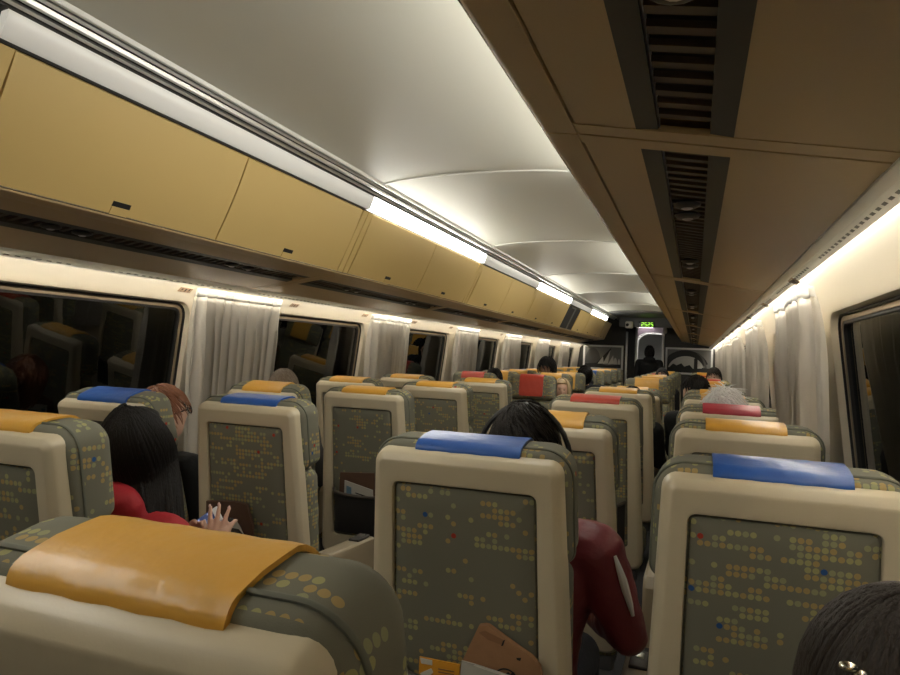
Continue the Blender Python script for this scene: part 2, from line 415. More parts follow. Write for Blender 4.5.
# overhead lockers: one unit per module and side
def locker(side, s0, s1, label, open_last=False):
    t = thing('overhead_luggage_locker', label, 'luggage locker', (0, s0, 0), 0, 'overhead luggage lockers')
    f = mir(side); L = s1-s0; g = .004
    mb = MB()     # body: the band between the units is part of it
    mb.prism([(.612, 2.065), (.752, 1.785), (.80, 1.805), (1.252, 1.725), (1.30, 1.72), (1.45, 1.78), (1.40, 2.05), (.66, 2.10)], g, L-g, 0, f) if not open_last else None
    if open_last:
        mb.prism([(.612, 2.065), (.66, 2.10), (1.40, 2.05), (1.30, 1.98), (.63, 2.03)], g, L-g, 0, f)
        mb.prism([(.752, 1.785), (.80, 1.805), (1.252, 1.725), (1.35, 1.81), (.78, 1.82)], g, L-g, 0, f)
        for yy in (g, L-.03, L/2): mb.prism([(.63, 2.04), (.76, 1.80), (1.35, 1.80), (1.30, 2.0)], yy, yy+.03, 0, f)
        m2 = MB(); m2.prism([(.605, 2.070), (.632, 2.068), (.768, 1.79), (.742, 1.772)], .056, L/2, 0, f); m2.build('bay_shade', 'vent_black', t)  # black slab over the open bay, painted shade for its inside
        m2 = MB(); m2.prism([(.600, 2.068), (.604, 2.070), (.738, 1.776), (.734, 1.774)], L*.26, L*.31, 0, f); m2.prism([(.599, 2.066), (.604, 2.070), (.614, 2.050), (.608, 2.046)], L*.12, L*.31, 0, f); m2.build('bay_post', 'end_grey', t)
        mb.prism([(1.27, 2.0), (1.30, 1.80), (1.35, 1.80), (1.32, 2.0)], g, L-g, 0, f)
    # end band
    mb.prism([(.596, 2.077), (.612, 2.080), (.75, 1.785), (.737, 1.766)], L-.05, L-g, 0, f)
    mb.prism([(.596, 2.077), (.612, 2.080), (.75, 1.785), (.737, 1.766)], g, .05, 0, f)
    mb.build('body', 'locker', t)
    dpts = []
    for k in range(9):
        u = k/8; x = P[0]+(Q[0]-P[0])*u; z = P[1]+(Q[1]-P[1])*u
        b = .007*math.sin(PI*u)
        dpts.append((x-b*.91, z-b*.40))
    back = [(x+.012, z+.010) for x, z in reversed(dpts)]
    nd = 2; W = (L-.11)/nd
    for k in range(nd):
        if open_last and k == 0: continue
        ya = .055+k*W; yb = ya+W-.008
        mb = MB(); mb.prism(dpts+back, ya, yb, 0, f)
        d = mb.build('door', 'locker', t)
        yc = (ya+yb)/2
        i0 = 7
        def dp(u, off):
            x = P[0]+(Q[0]-P[0])*u; z = P[1]+(Q[1]-P[1])*u; b = .007*math.sin(PI*u)+off
            return (x-b*.91, z-b*.40)
        mb = MB()
        mb.loft([[f(dp(u, o_), y) for u, y in ((.86, yc-.035), (.86, yc+.035), (.91, yc+.035), (.91, yc-.035))] for o_ in (-.004, .0015)], True, True, 0)
        mb.loft([[f(dp(u, o_), y) for u, y in ((.91, yc-.034), (.91, yc+.034), (.99, yc+.034), (.99, yc-.034))] for o_ in (-.004, .003)], True, True, 1)
        mb.build('latch', ['vent_black', 'locker'], d)
    # underside panels and the dark vent with its slats and reading lamps
    sl = (RAIL[1]-1.758)/(RAIL[0]-.793)
    def un(x, d=0): return (x, 1.758+sl*(x-.793)-d)
    mb = MB()
    mb.prism([un(.797, .002), un(.800, .003), un(.893, .003), un(.893, -.006), un(.797, -.006)], .05, L-.05, 0, f)
    mb.prism([un(1.034, .003), un(1.250, .003), un(1.254, -.006), un(1.034, -.006)], .05, L-.05, 0, f)
    mb.prism([un(.792, .002), un(.80, .0045), un(1.250, .0045), un(1.254, -.006), un(.79, -.006)], g, .05, 0, f)
    mb.prism([un(.792, .002), un(.80, .0045), un(1.250, .0045), un(1.254, -.006), un(.79, -.006)], L-.05, L-g, 0, f)
    mb.build('underside_panel', 'under', t)
    mb = MB(); mb.prism([(.741, 1.776), (.7365, 1.768), (.739, 1.761), (.745, 1.758), (.793, 1.753), (.794, 1.764), (.75, 1.778)], g, L-g, 0, f)
    mb.build('edge_lip', 'under', t)
    mb = MB(); mb.prism([(.7335, 1.7700), (.7325, 1.7672), (.7365, 1.7655), (.739, 1.769)], g, L-g, 0, f)
    mb.build('edge_strip', 'lip', t)
    mb = MB()
    mb.prism([un(.893, .0035), un(.926, .001), un(.926, -.02), un(.893, -.01)], .05, L-.05, 0, f)
    mb.prism([un(1.001, .001), un(1.034, .0035), un(1.034, -.01), un(1.001, -.02)], .05, L-.05, 0, f)
    mb.prism([un(.926, -.004), un(.929, .0), un(.929, -.02), un(.926, -.02)], .05, L-.05, 3, f)
    mb.prism([un(.92, -.0205), un(1.01, -.0205), un(1.01, -.024), un(.92, -.024)], .05, L-.05, 1, f)
    y = .075
    while y < L-.08:
        mb.prism([un(.926, -.006), un(1.001, -.006), un(1.001, -.0145), un(.926, -.0145)], y, y+.018, 2, f)
        y += .046
    v = mb.build('air_vent', ['vent_frame', 'vent_black', 'vent_slat', 'alu'], t)
    for k in range(2):
        for q in (-.06, .06):
            mb = MB(); c = V(f(un(.963, -.002), L*(.27+.46*k)+q))
            mb.ellip(c, (.030, .034, .010), nu=14, nv=8); mb.ellip(c+V((0, 0, -.007)), (.014, .014, .006), nu=12, nv=6, mi=1)
            mb.build('reading_lamp', ['dark_plastic', 'alu'], v)
ordw = ['first', 'second', 'third', 'fourth', 'fifth', 'sixth', 'seventh', 'eighth', 'ninth', 'tenth']
def units(side):
    lr = 'left' if side < 0 else 'right'; k = 0
    for s0 in seams[1:-1]:
        s1 = min(s0+MOD, 13.9)
        if s0 > 13: continue
        op = side < 0 and abs(s0-(SEAM+3*MOD)) < .1
        if s1 < .5: lab = 'tan overhead luggage locker behind the camera on the %s side' % lr
        else:
            k += 1
            lab = ('half-open overhead locker with dark bay on the left, %s in its row' % ordw[k-1]) if op else 'tan overhead luggage locker on the %s side, %s one from the camera' % (lr, ordw[k-1])
        locker(side, s0, s1, lab, op)
units(-1); units(1)
# luminaires along the locker tops; every second one is lit
for side in (-1, 1):
    k = 0; f = mir(side); lr = 'left' if side < 0 else 'right'
    for i, s0 in enumerate(seams[1:-1]):
        s1 = min(s0+MOD, 13.0)
        if s0 > 12.9: continue
        lit = i % 2 == (0 if side < 0 else 1)
        if s0 > -.9: k += 1
        lab = ('brightly lit' if lit else 'dim grey') + ' strip lamp above the %s lockers, %s from the camera' % (lr, ordw[k-1] if k else 'nearest behind')
        if s0 < 1.0 and lit: s1 = min(s1, s0+MOD-.16)
        t = thing('strip_lamp', lab, 'lamp', (0, s0, 0), 0, 'strip lamps along the ceiling')
        mb = MB(); mb.prism([(.595, 2.088), (.586, 2.094), (.566, 2.144), (.566, 2.153), (.59, 2.150), (.608, 2.097)], .006, s1-s0-.006, 0, f)
        mb.build('diffuser', 'lens_on' if lit else 'lens_off', t)
        mb = MB(); mb.prism([(.600, 2.083), (.608, 2.097), (.59, 2.150), (.566, 2.154), (.568, 2.160), (.62, 2.165), (.63, 2.09)], .003, s1-s0-.003, 0, f)
        mb.build('housing', 'end_dark', t)
# rear end of the saloon, behind the camera
mb = MB(); mb.box((0, Y0-.05, 1.2), (3.2, .1, 2.4)); struct('wall_back', mb, 'end_grey')

# ---------------------------------------------------------------- front end
YE = 15.4
mb = MB()
for (x0, x1, z0, z1, y, d, mi) in ((-1.62, -.46, 0, 2.25, YE, .08, 0), (.36, 1.62, 0, 2.25, YE, .08, 0), (-.46, .36, 2.10, 2.3, YE, .08, 0), (-.46, -.24, 0, 2.10, YE+.02, .06, 1)):
    mb.box(((x0+x1)/2, y+d/2, (z0+z1)/2), (x1-x0, d, z1-z0), 0, mi)
struct('wall_front', mb, ['end_dark', 'vent_black'])
mb = MB(); mb.box((0, 13.95, 2.235), (1.2, 3.0, .03)); mb.box((.06, 14.02, 2.125), (1.05, .06, .19), .01); struct('trim_5', mb, 'end_grey')
# lobby beyond the doorway
mb = MB()
for sx in (-.5, .62):
    mb.box((sx, 16.9, 1.1), (.05, 2.9, 2.2))
mb.box((.06, 16.9, 2.16), (1.2, 2.9, .05)); struct('wall_lobby', mb, 'vest_grey')
mb = MB()
for y in (15.9, 16.7):     # arched portal frames of the gangway
    o_ = [(x*1.0+.07, z) for x, z in rrect(.52, .52, 0, 2.12, .30, .02, 8)]
    i_ = [(x+.07, z) for x, z in rrect(.36, .36, .01, 2.0, .26, .02, 8)]
    mb.loft([[V((x, y, z)) for x, z in o_], [V((x, y, z)) for x, z in i_], [V((x, y+.06, z)) for x, z in i_], [V((x, y+.06, z)) for x, z in o_]], False, False)
mb.box((.07, 18.3, 1.1), (1.2, .05, 2.2), 0, 0)
struct('wall_gangway', mb, ['vest_grey', 'end_dark'])
for (x, y, z, sx, sy, m_, lb) in ((-.06, 15.75, 2.115, .30, .08, 'pink_led', 'pinkish lit strip lamp just inside the doorway'), (.0, 16.35, 2.12, .22, .12, 'white_led', 'white lobby ceiling lamp on the left beyond the doorway'), (.30, 16.35, 2.12, .22, .12, 'white_led', 'white lobby ceiling lamp on the right beyond the doorway')):
    mb = MB(); mb.box((x, y, z), (sx, sy, .03), .008); o = mb.build('ceiling_lamp', m_); tag(o, lb, 'lamp')
# doorway posts (grab poles / door edges)
for x, z1, lb in ((-.43, 1.98, 'silver vertical post left of the dark gap by the doorway'), (-.225, 2.06, 'silver door post on the left edge of the lit doorway'), (.335, 2.12, 'tall silver post on the right edge of the lit doorway')):
    t = thing('door_post', lb, 'post', (x, YE-.06, 0), 0, 'silver posts by the doorway')
    mb = MB(); mb.tube([(0, 0, 0.02), (0, 0, z1-.03), (0, .01, z1)], .024, 12); mb.build('pole', 'alu', t)
    mb = MB(); mb.tube([(0, 0, 0), (0, 0, .03)], .04, 14); mb.tube([(0, 0, 1.0), (0, 0, 1.05)], .028, 12); mb.build('flange', 'silver', t)
mb = MB(); c = at_y(665.5, 331, 14.9)
mb.ellip(c, (.035, .035, .06)); mb.box(c+V((0, 0, .07)), (.04, .04, .06), .008); tag(mb.build('smoke_detector', 'white_plastic'), 'small white ceiling fitting right of the doorway under the locker', 'detector')
# sign and camera on the bulkhead
c = at_y(646.5, 324.5, 13.98)
t = thing('led_sign', 'black sign with green digits 2525 above the doorway', 'sign', (c.x, 13.97, c.z))
mb = MB(); mb.box((0, 0, 0), (.30, .05, .115), .006); mb.build('casing', 'sign_black', t)
seg = {'2': 'abged', '5': 'afgcd'}
mb = MB(); wd, hd = .036, .034
for i, ch in enumerate('2525'):
    ox = -.092+i*.060; r_ = .0036
    pts = {'a': ((0, hd), (wd, hd)), 'g': ((0, 0), (wd, 0)), 'd': ((0, -hd), (wd, -hd)), 'f': ((0, hd), (0, 0)), 'b': ((wd, hd), (wd, 0)), 'e': ((0, 0), (0, -hd)), 'c': ((wd, 0), (wd, -hd))}
    for s_ in seg[ch]:
        (xa, za), (xb, zb) = pts[s_]; mb.tube([(ox+xa, -.026, za), (ox+xb, -.026, zb)], r_, 6)
o = mb.build('digits', 'led_green', t); o['label'] = 'glowing green digits'
c = at_y(629.5, 325, 13.98)
t = thing('security_camera', 'white security camera with black lens left of the green sign', 'security camera', (c.x, 13.93, c.z))
mb = MB(); mb.box((0, 0, 0), (.15, .12, .14), .03); mb.build('housing', 'white_plastic', t)
mb = MB(); mb.tube([(-.03, -.05, 0), (-.035, -.075, -.005)], [.032, .028], 14); mb.build('lens', 'sign_black', t)
# framed prints
def picture(x0, x1, z0, z1, label, shapes):
    t = thing('framed_picture', label, 'picture', ((x0+x1)/2, YE-.005, (z0+z1)/2))
    w, h = (x1-x0)/2, (z1-z0)/2
    mb = MB(); o_ = rrect(w, w, -h, h, .004, .004, 2); i_ = rrect(w-.04, w-.04, -h+.04, h-.04, .004, .004, 2)
    mb.loft([[V((x, -.0, z)) for x, z in o_], [V((x, -.025, z)) for x, z in o_], [V((x, -.025, z)) for x, z in i_], [V((x, -.008, z)) for x, z in i_]], False, False)
    mb.build('frame', 'frame_white', t)
    mb = MB(); W, H = w-.04, h-.04
    mb.box((0, -.006, 0), (2*W, .008, 2*H))
    for k, (mi, poly) in enumerate(shapes):
        y = -.0105-.0006*k
        pl = [V((-W+2*W*u, y, -H+2*H*v)) for u, v in poly]
        mb.loft([pl, [p+V((0, -.0004, 0)) for p in pl]], True, True, mi)
    mb.build('print', ['print_grey', 'print_dark', 'print_mid', 'print_white'], t, 0)
arc = lambda cx_, cy_, rx, ry, a0, a1, n=14: [(cx_+rx*math.cos(math.radians(a0+(a1-a0)*i/n)), cy_+ry*math.sin(math.radians(a0+(a1-a0)*i/n))) for i in range(n+1)]
cl = lambda L_: [(min(max(u, 0), 1), min(max(v, 0), 1)) for u, v in L_]
picture(-1.375, -.50, 1.135, 1.675, 'black and white print of pointed white peaks left of the doorway', [
    (2, cl(arc(.22, .2, .22, .75, 0, 180))), (1, [(0, 0), (1, 0), (1, .18), (.6, .12), (.35, .22), (0, .18)]),
    (1, [(.30, .18), (.72, .97), (.62, .2)]), (3, [(.36, .18), (.50, .55), (.53, .2)]), (3, [(.50, .18), (.70, .86), (.64, .2)]), (3, [(.64, .16), (.78, .62), (.80, .2)]),
    (3, cl(arc(.84, .18, .05, .32, 0, 180, 8))), (3, cl(arc(.94, .18, .035, .26, 0, 180, 8)))])
picture(.385, 1.345, 1.105, 1.675, 'black and white print of a dark arch bridge right of the doorway', [
    (3, cl(arc(.42, .12, .42, .62, 0, 180))), (1, cl(arc(.42, .10, .55, .88, 20, 180))[:]+cl(arc(.44, .10, .42, .62, 180, 20))),
    (1, [(0, 0), (.9, 0), (.9, .22), (.6, .18), (.52, .34), (.40, .26), (.33, .40), (.22, .30), (.14, .38), (.06, .22), (0, .2)]),
    (1, [(.62, .1), (.62, .62), (.70, .66), (.70, .1)]), (2, cl(arc(.62, .05, .30, .85, 0, 75))+cl(arc(.62, .05, .25, .80, 75, 0))), (1, [(.8, .05), (1, .05), (1, .2), (.8, .24)])])

# -------------------------------------------------------------------- seats
HZ, H = .43, .735
RC = {}
def hr_ring(dd, inset):   # headrest outline ring at depth d
    return [V((x, dd, z)) for x, z in rrect(.226, .230, .505, H+.013, .062, .03, 8, inset)]
def roundover(d0, d1, r0, r1, n=4):
    out = []
    for k in range(n+1):
        t = PI/2*k/n; out.append((d0+r0*(1-math.cos(t))*1.0 if False else d0+r0*(1-math.sin(t)), r0*(1-math.cos(t))))
    out = list(reversed(out))   # from inset r0 at d0 to 0 at d0+r0
    for k in range(n+1):
        t = PI/2*k/n; out.append((d1-r1*(1-math.sin(t)), r1*(1-math.cos(t))))
    # second list must run from inset 0 to r1
    f = [(d, i) for d, i in out[:n+1]]; g = sorted(out[n+1:], key=lambda q: q[1])
    f = sorted(f, key=lambda q: -q[1])
    return [(d0+r0-math.sqrt(max(r0*r0-(r0-i)**2*1.0, 0)) if False else d, i) for d, i in f]+g
def ro(d0, d1, r0, r1, n=5):
    out = []
    for k in range(n+1):
        t = PI/2*k/n; out.append((d0+r0-r0*math.cos(t), r0-r0*math.sin(t)))
    for k in range(n+1):
        t = PI/2*k/n; out.append((d1-r1+r1*math.sin(t), r1-r1*math.cos(t)))
    return out
def back_meshes(rec):
    if rec in RC: return RC[rec]
    th = math.radians(rec); mt = Matrix.Translation((0, 0, HZ)) @ Matrix.Rotation(th, 4, 'X')
    R = {}
    # shell
    mb = MB()
    O = lambda i, d: [V((x, d, z)) for x, z in rrect(.212, .246, -.10, H, .032, .05, 6, i)]
    I = lambda i, d: [V((x, d, z)) for x, z in rrect(.162, .174, .015, H-.068, .016, .02, 6, i)]
    mb.loft([I(0, .016), I(0, .003), I(-.002, .0006), I(-.006, 0), I(-.012, -.0002), O(.026, -.001), O(.021, -.0008), O(.018, .0003), O(.006, .0105), O(.004, .013), O(.0025, .018), O(-.001, .038), O(-.001, .046), O(.03, .048)], False, True)
    mb.xform(mt); R['back_shell'] = (mb.mesh('back_shell', 'cream', 40), None)
    mb = MB()
    mb.loft([I(.0, .015), I(.004, .0155), I(.006, .008), I(.014, .004), I(.05, .0025)], True, True)
    mb.xform(mt); R['back_panel'] = (mb.mesh('back_panel', 'dot_fabric', 40), None)
    # pocket: net pouch with a strap rim
    mb = MB(); rings = []
    for k in range(9):
        u = k/8; z = .035+u*.215; b = .010+.037*min(1, (u*1.7)**.6)
        ring = []
        for j in range(13):
            v = -1+2*j/12; ring.append(V((.158*v, -b*(1-v**6)**.5 if abs(v) < 1 else 0, z-.012*(1-v*v)*u)))
        rings.append(ring)
    fr = rings; bk = [[p+V((0, .004, 0)) for p in r] for r in rings]
    mb.loft(fr, False, False, 0, False); mb.loft(bk, False, False, 0, False)
    top_ = fr[-1]; mb.tube([p+V((0, .001, .003)) for p in top_], .0085, 8, 1)
    mb.xform(mt); R['seat_pocket'] = (mb.mesh('seat_pocket', ['net', 'strap'], 50), None)
    # headrest
    mb = MB(); mb.loft([hr_ring(d, i) for d, i in ro(.036, .178, .022, .055)])
    mb.xform(mt); R['headrest'] = (mb.mesh('headrest', 'dot_fabric', 60), None)
    mb = MB(); mb.tube([p for p in [V((x, .064, z)) for x, z in rrect(.2275, .2315, .505, H+.0145, .062, .03, 8, 0)]], .0035, 6, closed=True)
    mb.xform(mt); R['piping'] = (mb.mesh('piping', 'piping', 60), 'headrest')
    # cover draped over the headrest, front lobe with rounded corners
    def path(off):
        zt = H+.013+off; pts = [(.038-off, H-.03), (.038-off, zt-.028)]
        for k in range(1, 7):
            t = PI/2*k/6; pts.append((.036+.024-off*.2-(.024+off)*math.cos(t), zt-.026+(.026)*math.sin(t)-.0))
        pts += [(.085, zt+.002), (.118, zt)]
        for k in range(1, 7):
            t = PI/2*k/6; pts.append((.123+(.055+off)*math.sin(t), zt-.055+.055*math.cos(t)))
        z = zt-.06
        while z > .555: pts.append((.178+off+.002, z)); z -= .03
        pts.append((.178+off+.002, .546)); pts.append((.178+off+.001, .536)); pts.append((.178+off, .530))
        return pts
    pa, pb = path(.0065), path(.001); n = len(pa)
    mb = MB(); rows = []
    for (pp) in (pa, pb):
        rr = []
        for i, (d, z) in enumerate(pp):
            hw = .119
            if i == n-2: hw = .115
            if i == n-1: hw = .102
            rr.append([V((hw*(-1+2*j/14), d+(.0012*math.sin(j*1.7+i) if pp is pa else 0), z)) for j in range(15)])
        rows.append(rr)
    loop = []
    for i in range(n):
        loop.append(rows[0][i]+list(reversed(rows[1][i])))
    mb.loft(loop, True, True)
    mb.xform(mt); R['_cover'] = mb
    # backrest cushion with lumbar curve
    mb = MB(); rings = []
    for d, i in ro(.060, .150, .02, .05):
        ring = []
        for x, z in rrect(.222, .222, .02, .496, .04, .04, 6, i):
            bul = (.035*math.sin(PI*min(max((z-.02)/.495, 0), 1)) if d > .1 else 0)
            ring.append(V((x, d+bul, z)))
        rings.append(ring)
    mb.loft(rings); mb.xform(mt); R['backrest'] = (mb.mesh('backrest', 'dot_fabric', 60), None)
    # fixed parts
    mb = MB(); mb.loft([[V((x, y, z)) for x, y in rrect(.232, .228, .04, .56, .06, .03, 6, i)] for z, i in ro(.325, .455, .02, .045)])
    R['seat_cushion'] = (mb.mesh('seat_cushion', 'dot_fabric', 60), None)
    mb = MB(); mb.box((0, .28, .30), (.44, .46, .06), .015); mb.box((0, .27, .16), (.10, .34, .26), .02); mb.box((0, .27, .02), (.30, .44, .04), .012)
    R['seat_base'] = (mb.mesh('seat_base', 'base_metal', 40), None)
    for side in (-1, 1):
        mb = MB(); pr = [(.02, .40), (.02, .60), (.05, .632), (.40, .612), (.425, .597), (.425, .52), (.36, .43), (.20, .38)]
        x0 = .268*side
        rings = []
        for dx, ins in ((-.036, .012), (-.030, .003), (-.022, 0), (.022, 0), (.030, .003), (.036, .012)):
            cy_ = sum(p[0] for p in pr)/8; cz_ = sum(p[1] for p in pr)/8
            rings.append([V((x0+dx, cy_+(p[0]-cy_)*(1-ins*4), cz_+(p[1]-cz_)*(1-ins*5))) for p in pr])
        mb.loft(rings); mb.box((x0, .425, .575), (.05, .012, .055), .004, 1)
        R['armrest%d' % side] = (mb.mesh('armrest', ['armrest', 'dark_plastic'], 40), None)
        mb = MB(); mb.box((x0, .33, .6205), (.046, .10, .012), .004, 0); mb.box((x0, .345, .627), (.022, .030, .006), .002, 1)
        R['control_button%d' % side] = (mb.mesh('control_button', ['dark_plastic', 'silver'], 40), 'armrest')
    RC[rec] = R
    return R
CV = {}
def cover(rec, colour):
    k = (rec, colour)
    if k not in CV:
        R = back_meshes(rec); b = bmesh.new(); b = R['_cover'].bm.copy()
        t = MB(); t.bm.free(); t.bm = b; CV[k] = t.mesh('headrest_cover', colour, 60)
    return CV[k]
XC = {'A': -1.14, 'B': -.525, 'C': .530, 'D': 1.148}
SIDE = {'A': 'left window-side', 'B': 'left aisle-side', 'C': 'right aisle-side', 'D': 'right window-side'}
count = {}
SEATS = {}
def seat(colm, Yt, colour, rec=8, facing=False, dx=0):
    """Yt: where the top rear edge of the shell stands"""
    off = H*math.sin(math.radians(rec)); Yt += .02 if facing else -.03
    y = Yt-off if facing else Yt+off
    k = (colm, facing); count[k] = count.get(k, 0)+1
    cw = {'crimson': 'dark red'}.get(colour, colour)
    if facing: lab = 'camera-facing seat with %s headrest cover, %s facing one in %s column' % (cw, ordw[count[k]-1], SIDE[colm])
    else: lab = 'seat with %s headrest cover seen from behind, %s in %s column' % (cw, ordw[count[k]-1], SIDE[colm])
    t = thing('train_seat', lab, 'seat', (XC[colm]+dx, y, 0), PI if facing else 0, 'train seats facing the camera' if facing else 'train seats seen from behind')
    R = back_meshes(rec)
    hd = None
    for nm in ('back_shell', 'back_panel', 'seat_pocket', 'headrest', 'backrest', 'seat_cushion', 'seat_base'):
        o = link(nm, R[nm][0], t)
        if nm == 'headrest': hd = o
    link('piping', R['piping'][0], hd)
    o = link('headrest_cover', cover(rec, colour), t); o['label'] = cw+' vinyl headrest cover'
    s_ = {'A': 1, 'B': 1, 'C': -1, 'D': -1}[colm]*(-1 if facing else 1)
    ar = link('armrest', R['armrest%d' % s_][0], t); link('control_button', R['control_button%d' % s_][0], ar)
    SEATS[(colm, facing, count[k])] = t
    return t
for colm, lst in {
    'A': ((2.0, 'blue', 18), (3.02, 'orange', 19), (3.93, 'orange', 10), (4.88, 'orange', 8)),
    'B': ((1.12, 'orange', 8), (2.07, 'blue', 8), (2.98, 'orange', 8), (3.93, 'orange', 8), (4.88, 'orange', 8)),
    'C': ((.449, 'orange', 12), (1.404, 'blue', 8), (2.27, 'orange', 16), (3.40, 'red', 10), (4.48, 'orange', 8), (5.50, 'orange', 27)),
    'D': ((1.404, 'blue', 8), (2.35, 'orange', 8), (3.25, 'crimson', 13), (4.22, 'orange', 10), (5.10, 'orange', 18))}.items():
    for Yt, c, r in lst: seat(colm, Yt, c, r)
for colm, y0, cs in (('A', 6.78, ('red', 'orange', 'orange', 'orange', 'orange', 'orange', 'orange', 'orange')),
                     ('B', 6.78, ('red', 'orange', 'orange', 'orange', 'blue', 'orange', 'orange', 'orange')),
                     ('C', 7.45, ('orange', 'orange', 'orange', 'red', 'orange', 'orange', 'orange')),
                     ('D', 7.45, ('orange', 'red', 'orange', 'red', 'orange', 'orange', 'orange'))):
    for i, c in enumerate(cs): seat(colm, y0+.95*i, c, 8, True)
# D1 stands just below the frame, laid back
seat('D', .12, 'orange', 26)
t = list(SEATS.values())[-1]; t['label'] = 'laid-back seat of the dark-haired passenger at the lower right corner'
for o in t.children:
    pass

# ----------------------------------------------------------------- curtains
def curtain(side, ya, yb, label, seed):
    rnd = random.Random(seed); L = yb-ya
    t = thing('curtain', label, 'curtain', (0, ya, 0), 0, 'window curtains')
    nf = max(5, int(round(L/.074))); ph = [rnd.uniform(-.8, .8) for _ in range(nf+3)]; am = [rnd.uniform(.55, 1.3) for _ in range(nf+3)]
    ny = nf*9; nz = 26
    prof = [(1.335, 1.648), (1.345, 1.60), (1.358, 1.50), (1.368, 1.30), (1.378, 1.1), (1.388, .80)]
    def px(z):
        for (x0, z0), (x1, z1) in zip(prof, prof[1:]):
            if z >= z1: return x0+(x1-x0)*(z0-z)/(z0-z1)
        return prof[-1][0]
    def sheet(z0, z1, nz, off, sgn):
        rows = []
        for i in range(nz+1):
            z = z0+(z1-z0)*i/nz; row = []
            sp = .55+.45*min(1, (1.648-z)/.25)
            for j in range(ny+1):
                u = j/ny*nf; k = int(u); fr = u-k
                A_ = am[k]*(1-fr)+am[k+1]*fr; p_ = ph[k]*(1-fr)+ph[k+1]*fr
                th = 2*PI*u+p_*.9*sp+.15*math.sin(3*z)
                x = px(z)+.040*A_*sp*math.sin(th)+.005*math.sin(3*th+z*2)*sp
                yy = j/ny*L+.014*sp*math.sin(2*th+.6)+.006*sp*math.sin(k*2.3)
                yy = L/2+(yy-L/2)*(1-.13*(1.648-z)/.85)
                row.append(V(((x+off)*side, yy, z)))
            rows.append(row)
        return rows
    mb = MB()
    mb.loft(sheet(1.612, .79, nz, 0, 1), False, False, 0, False)
    b = mb.build('cloth', 'curtain', t, 80)
    md = b.modifiers.new('thickness', 'SOLIDIFY'); md.thickness = .003
    mb = MB(); mb.loft(sheet(1.648, 1.608, 3, -.002, 1), False, False, 0, False)
    b = mb.build('heading_tape', 'tape', t, 80)
    md = b.modifiers.new('thickness', 'SOLIDIFY'); md.thickness = .003
for k in range(6):
    s0 = SEAM+MOD*k
    curtain(-1, s0-.37, s0+.34, 'pleated grey curtain on the left wall, %s from the camera' % ordw[k], 10+k)
for k in range(6):
    s0 = SEAM+MOD*k
    curtain(1, s0-.60, s0+.22, 'pleated grey curtain on the right wall, %s from the camera' % ordw[k], 30+k)
# seat number plates on the light rails
for side in (-1, 1):
    for k in range(8):
        y = 2.70+.985*k - (.0 if side < 0 else .28)
        f = mir(side)
        mb = MB()
        A_ = V(f((1.3115, 1.6625), 0)); n1 = V((.023*side, 0, -.020)).normalized() if side < 0 else V((.028*side, 0, -.0137)).normalized()
        o0 = V(f((1.4065, 1.6495) if side < 0 else (1.2735, 1.6635), y))
        nn = n1.cross(V((0, 1, 0))).normalized()
        if nn.x*side > 0: nn = -nn
        def bx(u0, u1, v0, v1, d, mi):
            pl = [o0+V((0, u, 0))+n1*v+nn*d for u, v in ((u0, v0), (u1, v0), (u1, v1), (u0, v1))]
            mb.loft([pl, [p-nn*.003 for p in pl]], True, True, mi)
        bx(0, .085, 0, .030, .003, 0)
        for q, (h0, h1) in enumerate(((.006, .016), (.005, .022), (.004, .020))):
            bx(.012+.025*q, .022+.025*q, h0, h1, .0036, 1); bx(.012+.025*q, .022+.025*q, .024, .027, .0036, 1)
        o = mb.build('seat_number_plate', ['plate', 'plate_mark'], None, 0)
        tag(o, 'small brown seat number plate under the %s light rail, %s from the camera' % ('left' if side < 0 else 'right', ordw[k]), 'sign', 'seat number plates')

# ------------------------------------------------------ things in the pockets
def seat_frame(colm, n, rec):
    t = SEATS[(colm, False, n)]
    return Matrix.Translation(t.location) @ Matrix.Translation((0, 0, HZ)) @ Matrix.Rotation(math.radians(rec), 4, 'X')
def sheet_thing(name, label, cat, fr, pts, d, thick, mats, extra=(), bulge=.004):
    """a flat paper thing standing in a pocket; pts = outline (x, w) in the seat-back frame"""
    mb = MB(); n = len(pts); c = (sum(p[0] for p in pts)/n, sum(p[1] for p in pts)/n)
    f = [V((x, d-thick, z)) for x, z in pts]; b = [V((x, d, z)) for x, z in pts]
    inner = [V((c[0]+(x-c[0])*.8, d-thick-bulge, c[1]+(z-c[1])*.8)) for x, z in pts]
    mb.loft([b, f, inner], True, True, 0)
    for mi, poly, lift in extra:
        pl = [V((x, d-thick-bulge-lift, z)) for x, z in poly]
        mb.loft([pl, [p-V((0, .0008, 0)) for p in pl]], True, True, mi)
    mb.xform(fr); o = mb.build(name, mats, None, 30); tag(o, label, cat)
    return o
fr = seat_frame('C', 2, 8)
def to_wx(px_, py_, fr, d=-.02):
    # pixel -> (x, w) on the plane of a seat back
    inv = fr.inverted(); o = inv @ V((CAMX, 0, CAMZ)); r = inv.to_3x3() @ ray(px_, py_)
    s_ = (d-o.y)/r.y; p = o+r*s_; return (p.x, p.z)
q = lambda L_, d=-.02: [to_wx(x, y, fr, d) for x, y in L_]
bag = q([(458, 690), (462, 662), (480, 624), (486, 623), (490, 624), (513, 641), (533, 655), (541, 665), (548, 700)])
ring = []
cc, ra = to_wx(508, 676, fr), .026
ringo = [(cc[0]+ra*math.cos(t*PI/12), cc[1]+ra*math.sin(t*PI/12)) for t in range(24)]; ringi = [(cc[0]+(ra-.003)*math.cos(t*PI/12), cc[1]+(ra-.003)*math.sin(t*PI/12)) for t in range(24)]
ex = [(1, q([(481, 629), (487, 627), (507, 637), (503, 641), (490, 636)]), .0004)]
for i in range(24): ex.append((2, [ringo[i], ringo[(i+1) % 24], ringi[(i+1) % 24], ringi[i]], .0006))
